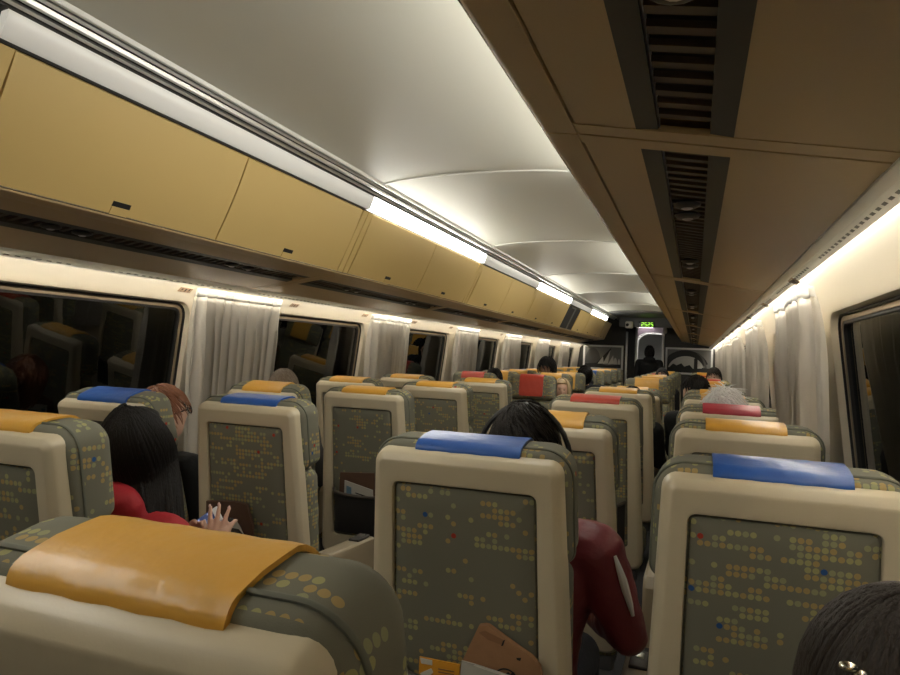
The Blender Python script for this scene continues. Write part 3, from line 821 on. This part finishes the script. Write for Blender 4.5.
ex += [(2, q([(502, 673), (510, 668), (515, 672), (508, 677)]), .0006), (2, q([(513, 669), (516, 668), (516, 671), (513, 672)]), .0006), (2, q([(518, 654), (523, 654), (522, 657), (519, 656)]), .0006), (2, q([(505, 637), (507, 636), (505, 642), (503, 642)]), .0006)]
sheet_thing('paper_bag', 'kraft paper bag with black circle mark in pocket of the centre blue-covered seat', 'bag', fr, bag, -.018, .012, ['kraft', 'kraft_fold', 'ink'], ex)
sheet_thing('leaflet', 'pale grey leaflet in front of the kraft bag in the centre seat pocket', 'leaflet', fr, q([(458, 700), (462, 660), (476, 664), (513, 676), (520, 700)], -.04), -.040, .002, ['paper_grey', 'paper_white'], [(1, q([(474, 664.5), (476, 664), (513, 676), (512, 678)], -.04), .0005)], .001)
sheet_thing('leaflet', 'orange leaflet with white stripes in the centre seat pocket', 'leaflet', fr, q([(418, 700), (420, 656), (460, 664), (459, 700)], -.03), -.030, .003, ['paper_orange', 'paper_white', 'kraft_fold'],
            [(1, q([(421, 656.5), (433, 659), (433, 664), (422, 662)], -.03), .0005), (1, q([(421, 672), (432, 667), (434, 671), (426, 680), (421, 680)], -.03), .0005), (2, q([(439, 667), (455, 670), (455, 671), (439, 668)], -.03), .0006), (2, q([(439, 670), (455, 673), (455, 674), (439, 671)], -.03), .0006)], .001)
fr = seat_frame('B', 2, 8)
sheet_thing('paper_bag', 'dark brown paper bag in pocket of the left blue-covered seat', 'bag', fr, q([(207, 560), (208, 500), (236, 501), (248, 504), (254, 525), (254, 560)]), -.018, .012, ['brown_bag', 'kraft_fold'])
sheet_thing('snack_wrapper', 'crinkled dark shiny wrapper in front of the brown bag beside the phone', 'wrapper', fr, q([(222, 560), (222, 516), (233, 518), (241, 526), (246, 540), (247, 560)], -.04), -.040, .006, ['film', 'paper_white'],
            [(1, q([(231, 526), (236, 522), (238, 518.5), (243, 527), (246, 534), (241, 528), (236, 527)], -.04), .001)], .004)
fr = seat_frame('B', 3, 8)
sheet_thing('paper_bag', 'brown paper bag in pocket of the orange-covered seat ahead of the left blue one', 'bag', fr, q([(339, 510), (341, 472), (375, 473), (376, 510)]), -.018, .010, ['brown_bag'])
sheet_thing('magazine', 'pale magazine with blue square standing before the brown bag under the orange cover', 'magazine', fr, q([(344, 510), (345, 480), (373, 490), (374, 510)], -.032), -.032, .004, ['paper_grey', 'paper_blue', 'ink'], [(1, q([(347, 485), (352, 487), (352, 495), (347, 493)], -.032), .0006), (2, q([(356, 492), (371, 497), (371, 498), (356, 493)], -.032), .0006)], .001)

# ------------------------------------------------------------------- people
def remesh(mb, vox, smooth=6):
    me = bpy.data.meshes.new('tmp'); bmesh.ops.recalc_face_normals(mb.bm, faces=mb.bm.faces[:]); mb.bm.to_mesh(me); mb.bm.free()
    o = bpy.data.objects.new('tmp', me); COL.objects.link(o)
    r = o.modifiers.new('r', 'REMESH'); r.mode = 'VOXEL'; r.voxel_size = vox
    s_ = o.modifiers.new('s', 'SMOOTH'); s_.iterations = smooth; s_.factor = .5
    dg = bpy.context.evaluated_depsgraph_get(); ev = o.evaluated_get(dg)
    out = bpy.data.meshes.new_from_object(ev, depsgraph=dg)
    bpy.data.objects.remove(o); bpy.data.meshes.remove(me)
    out.polygons.foreach_set('use_smooth', [True]*len(out.polygons))
    return out
HR = (.077, .098, .118)
def g(x, z, cx_, cz_, sx, sz): return math.exp(-((x-cx_)/sx)**2-((z-cz_)/sz)**2)
def head_fn(d, p):
    p = p.copy()
    if d.z < 0: p.x *= 1-.28*(-d.z)**1.5
    if d.y > 0:
        fy = d.y
        p.y += -.010*fy + .024*g(d.x, d.z, 0, -.16, .13, .20)*fy + .010*g(d.x, d.z, 0, -.78, .28, .18) + .006*g(d.x, d.z, 0, .22, .6, .14)
        p.y -= .010*(g(d.x, d.z, .38, .05, .16, .12)+g(d.x, d.z, -.38, .05, .16, .12))*fy
        p.y += .006*(g(d.x, d.z, 0, -.42, .22, .05)+g(d.x, d.z, 0, -.54, .2, .05))*fy
        p.x *= 1+.03*g(0, d.z, 0, -.15, 1, .25)
    if d.y < 0 and d.z < -.3: p.y *= 1-.35*(-d.z-.3)
    return p
def hand(mb, wrist, direc, normal, thumb, curl=25, spread=6, sc=1.0, curls=None):
    d = V(direc).normalized(); n = V(normal); n = (n-d*n.dot(d)).normalized(); s_ = d.cross(n)*thumb    # s_: toward thumb
    w = V(wrist); pl = .088*sc
    for k in range(4):
        o = (.030-.020*k)*sc
        mb.cone(w+s_*o*.6+d*.010*sc, w+s_*o+d*pl, .015*sc, .0125*sc, 10)
    mb.cone(w+s_*.0+d*.03*sc, w+d*.07*sc, .016*sc, .016*sc, 10)
    tips = []
    for k, ln in enumerate((.070, .079, .073, .057)):
        o = (.030-.020*k)*sc; p = w+s_*o+d*pl; ang = 0; dd = (d+s_*math.tan(math.radians((1.5-k)*spread))).normalized()
        cu = curls[k] if curls else curl
        for q_, (fr_, r0, r1) in enumerate(((.45, .0098, .0088), (.30, .0088, .0080), (.25, .0080, .0068))):
            ang += cu*(.7 if q_ == 0 else 1); t = math.radians(ang)
            e = p+(dd*math.cos(t)-n*math.sin(t))*ln*fr_*sc
            mb.cone(p, e, r0*sc, r1*sc, 10); p = e
        tips.append((p, dd*math.cos(t)-n*math.sin(t), n*math.cos(t)+dd*math.sin(t)))
    p = w+s_*.024*sc+d*.022*sc
    e = p+(s_*.72+d*.62-n*.25).normalized()*.042*sc; mb.cone(p, e, .0145*sc, .0115*sc, 10)
    e2 = e+(s_*.35+d*.85-n*.35).normalized()*.032*sc; mb.cone(e, e2, .0112*sc, .0098*sc, 10)
    e3 = e2+(s_*.15+d*.9-n*.45).normalized()*.025*sc; mb.cone(e2, e3, .0098*sc, .0078*sc, 10)
    return tips
def rot_head(face, pitch, roll=0):
    return Matrix.Rotation(face, 3, 'Z') @ Matrix.Rotation(-pitch, 3, 'X') @ Matrix.Rotation(roll, 3, 'Y')
def strands(mb, hc, Rm, n, r, reach, lift, rnd, mask, rad=.0035, sweep=0, mess=.0, seg=5, nside=4):
    """short hair: strands that run over the skull from the crown outwards"""
    for _ in range(n):
        for _try in range(20):
            th = math.acos(1-rnd.random()*1.35); ph = rnd.uniform(0, 2*PI)
            d = V((math.sin(th)*math.cos(ph), math.sin(th)*math.sin(ph), math.cos(th)))
            if mask(d): break
        pts = []; k = rnd.uniform(.6, 1.3)*reach; mz = V((rnd.uniform(-1, 1), rnd.uniform(-1, 1), rnd.uniform(-.5, 1)))*mess
        for i in range(seg+1):
            u = i/seg; t2 = th+k*u; p2 = ph+sweep*u
            dd = V((math.sin(t2)*math.cos(p2), math.sin(t2)*math.sin(p2), math.cos(t2)))
            s_ = 1.03+lift*math.sin(PI*min(u*.8+.1, 1))
            pts.append(V(hc)+Rm @ (V((dd.x*r[0]*s_, dd.y*r[1]*s_, dd.z*r[2]*s_))+mz*u*u))
        mb.tube(pts, [rad*(1-.75*(i/seg)**2) for i in range(seg+1)], nside)
def scalp(mb, hc, Rm, r, s_, mask):
    nu, nv = 36, 24; grid = {}
    for i in range(nv+1):
        th = max(.01, min(PI*.78*i/nv, PI-.01))
        for j in range(nu):
            ph = 2*PI*j/nu; d = V((math.sin(th)*math.cos(ph), math.sin(th)*math.sin(ph), math.cos(th)))
            k = s_+.02*noise.noise(d*3.1)
            grid[i, j] = (d, V(hc)+Rm @ V((d.x*r[0]*k, d.y*r[1]*k, d.z*r[2]*k)), V(hc)+Rm @ V((d.x*r[0]*.95, d.y*r[1]*.95, d.z*r[2]*.95)))
    vo, vi = {}, {}
    fs = []
    for i in range(nv):
        for j in range(nu):
            ks = [(i, j), (i+1, j), (i+1, (j+1) % nu), (i, (j+1) % nu)]
            if all(mask(grid[k][0]) for k in ks): fs.append(ks)
    for ks in fs:
        for k in ks:
            if k not in vo: vo[k] = mb.bm.verts.new(grid[k][1]); vi[k] = mb.bm.verts.new(grid[k][2])
    ec = {}
    for ks in fs:
        mb.bm.faces.new([vo[k] for k in ks]); mb.bm.faces.new([vi[k] for k in reversed(ks)])
        for x_, y_ in zip(ks, ks[1:]+ks[:1]): ec.setdefault(frozenset((x_, y_)), []).append((x_, y_))
    for e, l in ec.items():
        if len(l) == 1:
            x_, y_ = l[0]; mb.bm.faces.new((vo[y_], vo[x_], vi[x_], vi[y_]))
def hairmask(fl=.42, side=-.35, back=-.55):
    def f(d):
        if d.y > .25: return d.z > fl+.25*(d.y-.6)
        if d.y > -.15: return d.z > side+(d.y+.15)*1.4
        return d.z > back
    return f
def torso_rings(mb, pel, neck, fwd, ws, infl=0):
    up_ = (neck-pel); L = up_.length; uz = up_.normalized(); r_ = V((fwd.y, -fwd.x, 0)).normalized(); fw = uz.cross(r_)
    if fw.dot(fwd) < 0: fw = -fw
    prof = ((-.18, .10, .09), (-.10, .155, .115), (.04, .165, .115), (.25, .145, .10), (.45, .148, .104), (.65, .165, .112), (.82, .172, .105), (.93, .135, .085), (1.0, .075, .065))
    rings = []
    for u, rx, ry in prof:
        c = pel+up_*u + fw*(.02*math.sin(PI*min(max(u, 0), 1)))
        rings.append([c+r_*(rx*ws+infl)*math.cos(2*PI*k/24)+fw*(ry+infl)*math.sin(2*PI*k/24) for k in range(24)])
    mb.loft(rings)
    return r_, fw, uz
def person(label, head, pelvis, face=0, body=0, pitch=0, roll=0, top='cloth_black', skin='skin', vox=.010, arms=None, standing=False, hs=1.0, ws=1.0, legs='trousers', hood=False, collar=True, neck=.075):
    t = thing('person', label, 'person', (pelvis[0], pelvis[1], 0)); off = V((pelvis[0], pelvis[1], 0))
    hc = V(head)-off; pel = V(pelvis)-off; fwd = Matrix.Rotation(body, 3, 'Z') @ V((0, 1, 0))
    Rm = rot_head(face, pitch, roll); hr = V(HR)*hs
    nk = hc+Rm @ V((0, -.035, -.085))*hs; nb = pel+(nk-pel)*(1-neck/(nk-pel).length)
    parts = MB()
    parts.ellip(hc, hr, Rm, 40, 30, head_fn)
    for sx in (-1, 1): parts.ellip(hc+Rm @ V((sx*.078*hs, -.008, -.012)), (.010, .020, .032), Rm, 12, 8)
    parts.cone(nb-(nk-nb)*.1, nk, .058, .052)
    r_, fw, uz = torso_rings(parts, pel, nb, fwd, ws)
    J = {}
    for sx in (-1, 1):
        sh = nb-uz*.045+r_*sx*.175*ws
        if arms and sx in arms: el, wr, hd_, hn, cu, kw = arms[sx]; el = V(el)-off; wr = V(wr)-off
        elif standing: el = sh-V((0, 0, .28))+r_*sx*.05; wr = el-V((0, 0, .24))+fwd*.05; hd_, hn, cu, kw = V((0, 0, -1))+fwd*.2, r_*sx, 20, {}
        else: el = sh-uz*.26+fwd*.07+r_*sx*.045; wr = V((pel.x, pel.y, 0))+fwd*.30+r_*sx*.10+V((0, 0, pel.z+.10)); hd_, hn, cu, kw = fwd-V((0, 0, .25)), V((0, 0, 1)), 22, {}
        J[sx] = (sh, el, wr)
        parts.chain([nb-uz*.03+r_*sx*.06, sh, el, wr], [.052, .054, .038, .026])
        J[sx] += (hand(parts, wr, hd_, hn, kw.get('thumb', -sx), cu, kw.get('spread', 6), kw.get('sc', .97), kw.get('curls')),)
    feet = []
    for sx in (-1, 1):
        hp = pel+r_*sx*.09
        if standing: kn = V((hp.x, hp.y, .49))+fwd*.02; an = V((hp.x, hp.y, .09)) - fwd*.02
        else: kn = V((pel.x, pel.y, pel.z-.03))+fwd*.43+r_*sx*.12; an = V((kn.x, kn.y, .10))-fwd*.03
        parts.chain([hp, kn, an], [.085, .056, .038]); parts.cone(an+V((0, 0, -.04)), an+fwd*.15+V((0, 0, -.065)), .038, .030)
        feet.append((hp, kn, an))
    me = remesh(parts, vox, 4)
    for m_ in (skin, 'eye', 'lip_skin'): me.materials.append(M[m_])
    ey = [hc+Rm @ V((sx*.030*hs, .088*hs, .006*hs)) for sx in (-1, 1)]; mo = hc+Rm @ V((0, .092*hs, -.056*hs))
    for p in me.polygons:
        c = p.center
        if (c-ey[0]).length < .011 or (c-ey[1]).length < .011: p.material_index = 1
        else:
            l = Rm.transposed() @ (c-mo)
            if abs(l.x) < .022 and abs(l.z) < .008 and abs(l.y) < .03: p.material_index = 2
    link('body', me, t)
    # jacket
    j = MB(); torso_rings(j, pel, nb-uz*.01, fwd, ws, .016)
    for sx in (-1, 1):
        sh, el, wr = J[sx][:3]; cuff = wr+(el-wr)*.12
        j.chain([nb-uz*.03+r_*sx*.05, sh, el, cuff], [.062, .070, .054, .038])
    if collar: j.tube([nb+uz*.012+(r_*math.cos(k*PI/10)+fw*math.sin(k*PI/10))*.066 for k in range(20)], .020, 8, closed=True)
    if hood:
        j.ellip(nb-fw*.07+uz*.03, (.12, .06, .07), Rm)
    jm = remesh(j, max(.009, vox), 5); jm.materials.append(M[top]); o = link('jacket', jm, t)
    md = o.modifiers.new('folds', 'DISPLACE'); tx = bpy.data.textures.new('folds', 'CLOUDS'); tx.noise_scale = .09; md.texture = tx; md.strength = .018; md.mid_level = .5; md.texture_coords = 'LOCAL'
    j = MB()
    for hp, kn, an in feet: j.chain([hp, kn, an], [.098, .068, .056])
    j.cone(pel-r_*.06, pel+r_*.06, .125, .125)
    jm = remesh(j, .012, 5); jm.materials.append(M[legs]); link('trousers', jm, t)
    j = MB()
    for hp, kn, an in feet:
        j.cone(an+V((0, 0, -.05)), an+fwd*.165+V((0, 0, -.066)), .048, .034); 
    jm = remesh(j, .008, 3); jm.materials.append(M['dark_plastic']); link('shoes', jm, t)
    return t, hc, Rm, hr, J, off
def hair_short(t, hc, Rm, hr, m_, seed, n=420, mess=.004, mask=None, sc=1.07, lift=.05, reach=.55, rad=.0036, sweep=.3, vol=1.0):
    rnd = random.Random(seed); mb = MB(); mk = mask or hairmask()
    rr = hr*vol
    scalp(mb, hc, Rm, rr, sc, mk); strands(mb, hc, Rm, n, rr*(sc-.02), reach, lift, rnd, mk, rad, sweep, mess)
    return mb.build('hair', m_, t, 70)

# -- woman with long black hair and red jacket, on her phone (row nearest on the left)
ph_c = at_y(200, 527, 1.80)
hc_w = at_y(140, 446, 1.58)
lw = at_y(180, 556, 1.74); rw = at_y(214, 556, 1.745)
arms = {-1: (at_y(118, 560, 1.52), lw, (.30, .35, .75), (-.7, .6, .1), 38, dict(sc=.92, thumb=1)),
        1: (at_y(168, 590, 1.50), rw, (.08, .12, 1), (.25, -.95, .1), 6, dict(sc=.92, thumb=-1, spread=11, curls=(8, 4, 7, 35)))}
t, hc, Rm, hr, J, off = person('person with long black hair in a red jacket, looking down at a phone', hc_w, (-.58, 1.47, .49), face=-.12, body=-.1, pitch=-.5, roll=.12, top='cloth_red', skin='skin_light', vox=.0046, arms=arms, hood=True, neck=.11)
mb = MB(); rnd = random.Random(3)
for k, (p, d, n) in enumerate(J[1][3]):
    Rn = d.to_track_quat('Z', 'Y').to_matrix()
    q_ = (V((0, -1, 0)) - d*V((0, -1, 0)).dot(d)).normalized()
    mb.ellip(p+q_*.0042+d*.0015, (.0046, .0030, .0066), Matrix((d.cross(q_), q_, d)).transposed(), 10, 6)
mb.build('fingernails', 'nail', t)
mb = MB(); mk = hairmask(.5, -.6, -.75)
scalp(mb, hc, Rm, hr, 1.05, hairmask(.5, -.1, -.35))
def longhair(mb, hc, Rm, hr, n, length, rnd, flow, rad=.006, part=0., out=1.14, fr_=.42, pull=.30, the=1.75, lefts=0):
    Hh = hr*out
    for _ in range(n):
        ph = rnd.uniform(-PI*.98, PI*.0) if rnd.random() < .55 else rnd.choice([rnd.uniform(0, fr_), rnd.uniform(PI-fr_, PI)])
        th0 = rnd.uniform(.02, .5); s_ = rnd.uniform(.97, 1.03); pts = []
        for i in range(7):
            th = th0+(the-th0)*i/6
            d = V((math.sin(th)*math.cos(ph), math.sin(th)*math.sin(ph), math.cos(th)))
            pts.append(hc+Rm @ V((d.x*Hh.x*s_, d.y*Hh.y*s_, d.z*Hh.z*s_)))
        p = pts[-1].copy(); L = length*rnd.uniform(.75, 1.05)
        if lefts: L *= min(1.08, max(.25, .74+(p-hc).x/.09*lefts))
        out_d = (p-hc); out_d.z = 0
        for i in range(1, 9):
            u = i/8; c = flow(u)
            q_ = p+V((c.x, c.y, -L*u)); q_ -= out_d*pull*u**1.2
            q_ += V((rnd.uniform(-1, 1), rnd.uniform(-1, 1), 0))*.002
            pts.append(q_)
        m_ = len(pts); mb.tube(pts, [rad*(.7+.6*math.sin(PI*min(1, i/(m_-1)*1.02)))*(1 if i < m_-2 else .55) for i in range(m_)], 5)
longhair(mb, hc, Rm, hr, 560, .41, rnd, lambda u: V((.135*u, -.075*u**1.35, 0)), .0082, pull=.05, the=1.92, lefts=.50)
longhair(mb, hc, Rm, hr*1.0, 260, .30, rnd, lambda u: V((.11*u, -.07*u**1.35, 0)), .0080, pull=.05, out=1.10, the=1.92, lefts=.50)
mb.build('hair', 'hair_black', t, 80)
# the phone
zax = (V((CAMX-.9, 1.0, 1.6))-ph_c).normalized(); zax = V((-.1, -.62, .62)).normalized()
upv = V((.55, .25, .75)); upv = (upv-zax*upv.dot(zax)).normalized(); Rp = Matrix((upv.cross(zax), upv, zax)).transposed()
tp = thing('phone', 'white mobile phone with glowing screen held by the person in the red jacket', 'phone', ph_c)
mb = MB(); mb.box((0, 0, 0), (.072, .148, .009), .004, 0, None); mb.xform(Rp.to_4x4()); mb.build('case', 'phone_white', tp)
mb = MB(); mb.box((0, -.004, .0048), (.066, .118, .001)); mb.xform(Rp.to_4x4()); o = mb.build('screen', 'screen', tp)
mb = MB()
for i in range(4):
    for jj in range(6):
        if (i*3+jj*5) % 4 != 0: mb.box((-.023+.0155*i, -.050+.018*jj, .0056), (.008, .008, .0006), 0)
mb.xform(Rp.to_4x4()); mb.build('icons', 'screen_icon', o)

# -- woman with auburn hair and glasses by the left window
hc_g = at_y(163, 416, 2.34)
t, hc, Rm, hr, J, off = person('person with auburn hair and glasses in black beside the left curtain', hc_g, (-1.10, 2.24, .52), face=-.5, body=0, pitch=-.25, top='cloth_black', skin='skin_light', vox=.007)
hair_short(t, hc, Rm, hr, 'hair_auburn', 5, 520, .010, hairmask(.5, -.15, -.6), 1.10, .08, .6, .0032)
mb = MB(); c = hc+Rm @ V((0, -.105, .075)); rnd = random.Random(8)
for k in range(60):
    a0 = rnd.uniform(0, 2*PI); tl = rnd.uniform(-.6, .6); R2 = Matrix.Rotation(tl, 3, 'X') @ Matrix.Rotation(rnd.uniform(-.6, .6), 3, 'Y'); rr = rnd.uniform(.020, .040)
    mb.tube([c+R2 @ V((rr*math.cos(a0+x*.7), rr*math.sin(a0+x*.7), .01*math.sin(x))) for x in range(7)], .004, 4)
mb.build('hair_bun', 'hair_auburn', t, 70)
mb = MB()
for sx in (-1, 1):
    c = hc+Rm @ V((sx*.033, .105, .005))
    mb.tube([c+Rm @ V((.024*math.cos(k*PI/8), 0, .019*math.sin(k*PI/8))) for k in range(16)], .0022, 6, closed=True)
    mb.tube([hc+Rm @ V((sx*.056, .104, .012)), hc+Rm @ V((sx*.080, .05, .012)), hc+Rm @ V((sx*.084, -.01, .008))], .0024, 6)
mb.tube([hc+Rm @ V((-.010, .110, .008)), hc+Rm @ V((.010, .110, .008))], .002, 6)
mb.build('glasses', 'ink', t)
# -- grey-haired man further ahead by the left window
t, hc, Rm, hr, J, off = person('person with short grey hair by the second left window', at_y(283, 391, 3.30), (-1.12, 3.20, .50), face=.1, top='cloth_grey', skin='skin_light', vox=.009)
hair_short(t, hc, Rm, hr, 'hair_grey', 6, 600, .004, hairmask(.5, .0, -.45), 1.05, .03, .35, .0028)
# -- passenger with headphones in the centre
t, hc, Rm, hr, J, off = person('person with short dark hair, headphones and a maroon leather jacket', at_y(524, 457, 1.745), (.56, 1.70, .50), face=.12, pitch=-.1, top='leather_maroon', vox=.008, ws=1.12,
    arms={1: ((.855, 1.72, .72), (.74, 1.98, .66), (.0, 1, -.2), (0, 0, 1), 22, {})})
hair_short(t, hc, Rm, hr, 'hair_dark', 11, 900, .003, hairmask(.4, -.3, -.6), 1.16, .035, .32, .0030, vol=1.05)
mb = MB()
for k in range(1): 
    mb.tube([hc+Rm @ V((.122*math.cos(x*PI/16), -.012, -.02+.160*math.sin(x*PI/16))) for x in range(0, 17)], .007, 8)
hp = mb.build('headphones', 'dark_plastic', t); hp['label'] = 'black over-ear headphones'
for sx in (-1, 1):
    mb = MB(); c = hc+Rm @ V((sx*.118, -.02, -.012)); x_ = Rm @ V((sx, 0, 0))
    mb.tube([c-x_*.014, c-x_*.008, c+x_*.006, c+x_*.012], [.024, .030, .030, .018], 16); mb.build('ear_cup', 'silver', hp)
jk = [c_ for c_ in t.children if c_.name.startswith('jacket')][0]; pts = []
from mathutils.bvhtree import BVHTree
bv = BVHTree.FromPolygons([v.co for v in jk.data.vertices], [p.vertices for p in jk.data.polygons])
for x_, y_ in ((617, 556), (621, 568), (625, 580), (628, 591), (632, 604), (635, 616)):
    r_ = V(ray(x_-2, y_)).normalized(); hit = bv.ray_cast(V((CAMX, 0, CAMZ))-off, r_)
    if hit[0]: pts.append(hit[0]-r_*.006)
mb = MB(); mb.tube(pts, [.004+.006*math.sin(PI*i/max(1, len(pts)-1)) for i in range(len(pts))], 8)
o = mb.build('sleeve_trim', 'white_trim', t); o['label'] = 'white sleeve stripe'
# -- dark-haired passenger, lower right corner
t, hc, Rm, hr, J, off = person('person with dark hair and a shiny hair clip at the lower right corner', at_y(900, 716, .80), (1.16, .68, .50), face=.15, pitch=-.2, top='cloth_grey', vox=.010)
mb = MB(); mk = hairmask(.45, -.7, -.8); scalp(mb, hc, Rm, hr, 1.12, mk); rnd = random.Random(21)
longhair(mb, hc, Rm, hr, 420, .16, rnd, lambda u: V((0, -.01*u, 0)), .0050, out=1.12)
h = mb.build('hair', 'hair_brown', t, 80)
c = at_y(849, 667, .715)-off
mb = MB(); mb.ellip(c, (.009, .006, .005)); mb.ellip(c+V((.010, .002, -.005)), (.007, .005, .004)); mb.build('hair_clip', 'clip', h)
# -- white-haired passenger on the right
t, hc, Rm, hr, J, off = person('person with fluffy white hair behind the dark red headrest cover', at_y(724, 417, 3.62), (1.13, 3.56, .49), face=0, top='cloth_grey', skin='skin_light', vox=.010)
hair_short(t, hc, Rm, hr, 'hair_white', 12, 1000, .045, hairmask(.4, -.5, -.7), 1.10, .10, .45, .0026, vol=1.06)
# -- passenger with black cap leaning to the middle
t, hc, Rm, hr, J, off = person('person with black hair turned left, behind the white-haired one', at_y(695, 393, 5.55), (1.10, 5.45, .49), face=1.0, pitch=-.3, top='cloth_black', skin='skin', vox=.009)
hair_short(t, hc, Rm, hr, 'hair_black', 13, 500, .003, hairmask(.35, -.2, -.6), 1.16, .03, .4, .0034)
# -- passenger in the reclined sixth seat
t, hc, Rm, hr, J, off = person('person with dark hair low behind the fifth right aisle-side seat', at_y(632, 403, 5.42), (.53, 5.50, .48), face=0, top='cloth_black', vox=.010)
hair_short(t, hc, Rm, hr, 'hair_black', 14, 400)
# -- facing passengers
t, hc, Rm, hr, J, off = person('person with blonde hair facing the camera beside the red headrest', at_y(562, 391, 7.30), (-.48, 7.34, .50), face=PI+.15, body=PI, pitch=-.12, top='cloth_grey', skin='skin_light', vox=.006)
mb = MB(); mk = hairmask(.55, -.7, -.8); scalp(mb, hc, Rm, hr, 1.12, mk); rnd = random.Random(22)
longhair(mb, hc, Rm, hr, 300, .14, rnd, lambda u: V((0, 0, 0)), .006, out=1.18, fr_=.75); mb.build('hair', 'hair_blonde', t, 80)
t, hc, Rm, hr, J, off = person('person with black hair by the far left window beside a red headrest', at_y(494, 380, 7.25), (-1.13, 7.34, .50), face=PI-.2, body=PI, top='cloth_black', vox=.010)
hair_short(t, hc, Rm, hr, 'hair_black', 15, 400, sc=1.12)
t, hc, Rm, hr, J, off = person('person in a dark hooded coat by the far left curtains', at_y(547, 369, 8.35), (-.98, 8.28, .55), face=PI-.5, body=PI, top='cloth_black', vox=.010, ws=1.2, hood=True)
hair_short(t, hc, Rm, hr, 'hair_black', 16, 400, sc=1.2, vol=1.1, mask=hairmask(.2, -.7, -.8))
t, hc, Rm, hr, J, off = person('person in a dark navy jacket bending by a blue headrest on the left', at_y(585, 375, 9.05), (-.34, 9.25, .60), face=.4, body=PI, pitch=-.9, top='cloth_navy', vox=.010, ws=1.3, hood=True)
hair_short(t, hc, Rm, hr, 'hair_black', 17, 500, sc=1.2, mask=lambda d: d.z > -.75)
t, hc, Rm, hr, J, off = person('person with black hair in a far seat right of the aisle', at_y(662, 377, 9.95), (.53, 9.98, .50), face=PI, body=PI, pitch=-.6, top='cloth_black', vox=.010)
hair_short(t, hc, Rm, hr, 'hair_black', 18, 400, sc=1.12, mask=hairmask(.1, -.6, -.8))
t, hc, Rm, hr, J, off = person('person with brown hair in a far right window seat', at_y(714, 378, 8.90), (1.16, 8.98, .50), face=PI-.3, body=PI, top='cloth_grey', skin='skin_light', vox=.010)
hair_short(t, hc, Rm, hr, 'hair_brown', 19, 400)
# -- figure standing in the doorway
hs = at_y(649.5, 352.5, 14.2)
t, hc, Rm, hr, J, off = person('person in black standing in the doorway with back to the camera', hs, (hs.x+.0, 14.2, .92), face=.1, body=.1, top='cloth_black', vox=.010, standing=True, ws=1.15, hood=True, hs=1.05)
hair_short(t, hc, Rm, hr, 'hair_black', 20, 400, sc=1.14, mask=hairmask(.3, -.7, -.8))
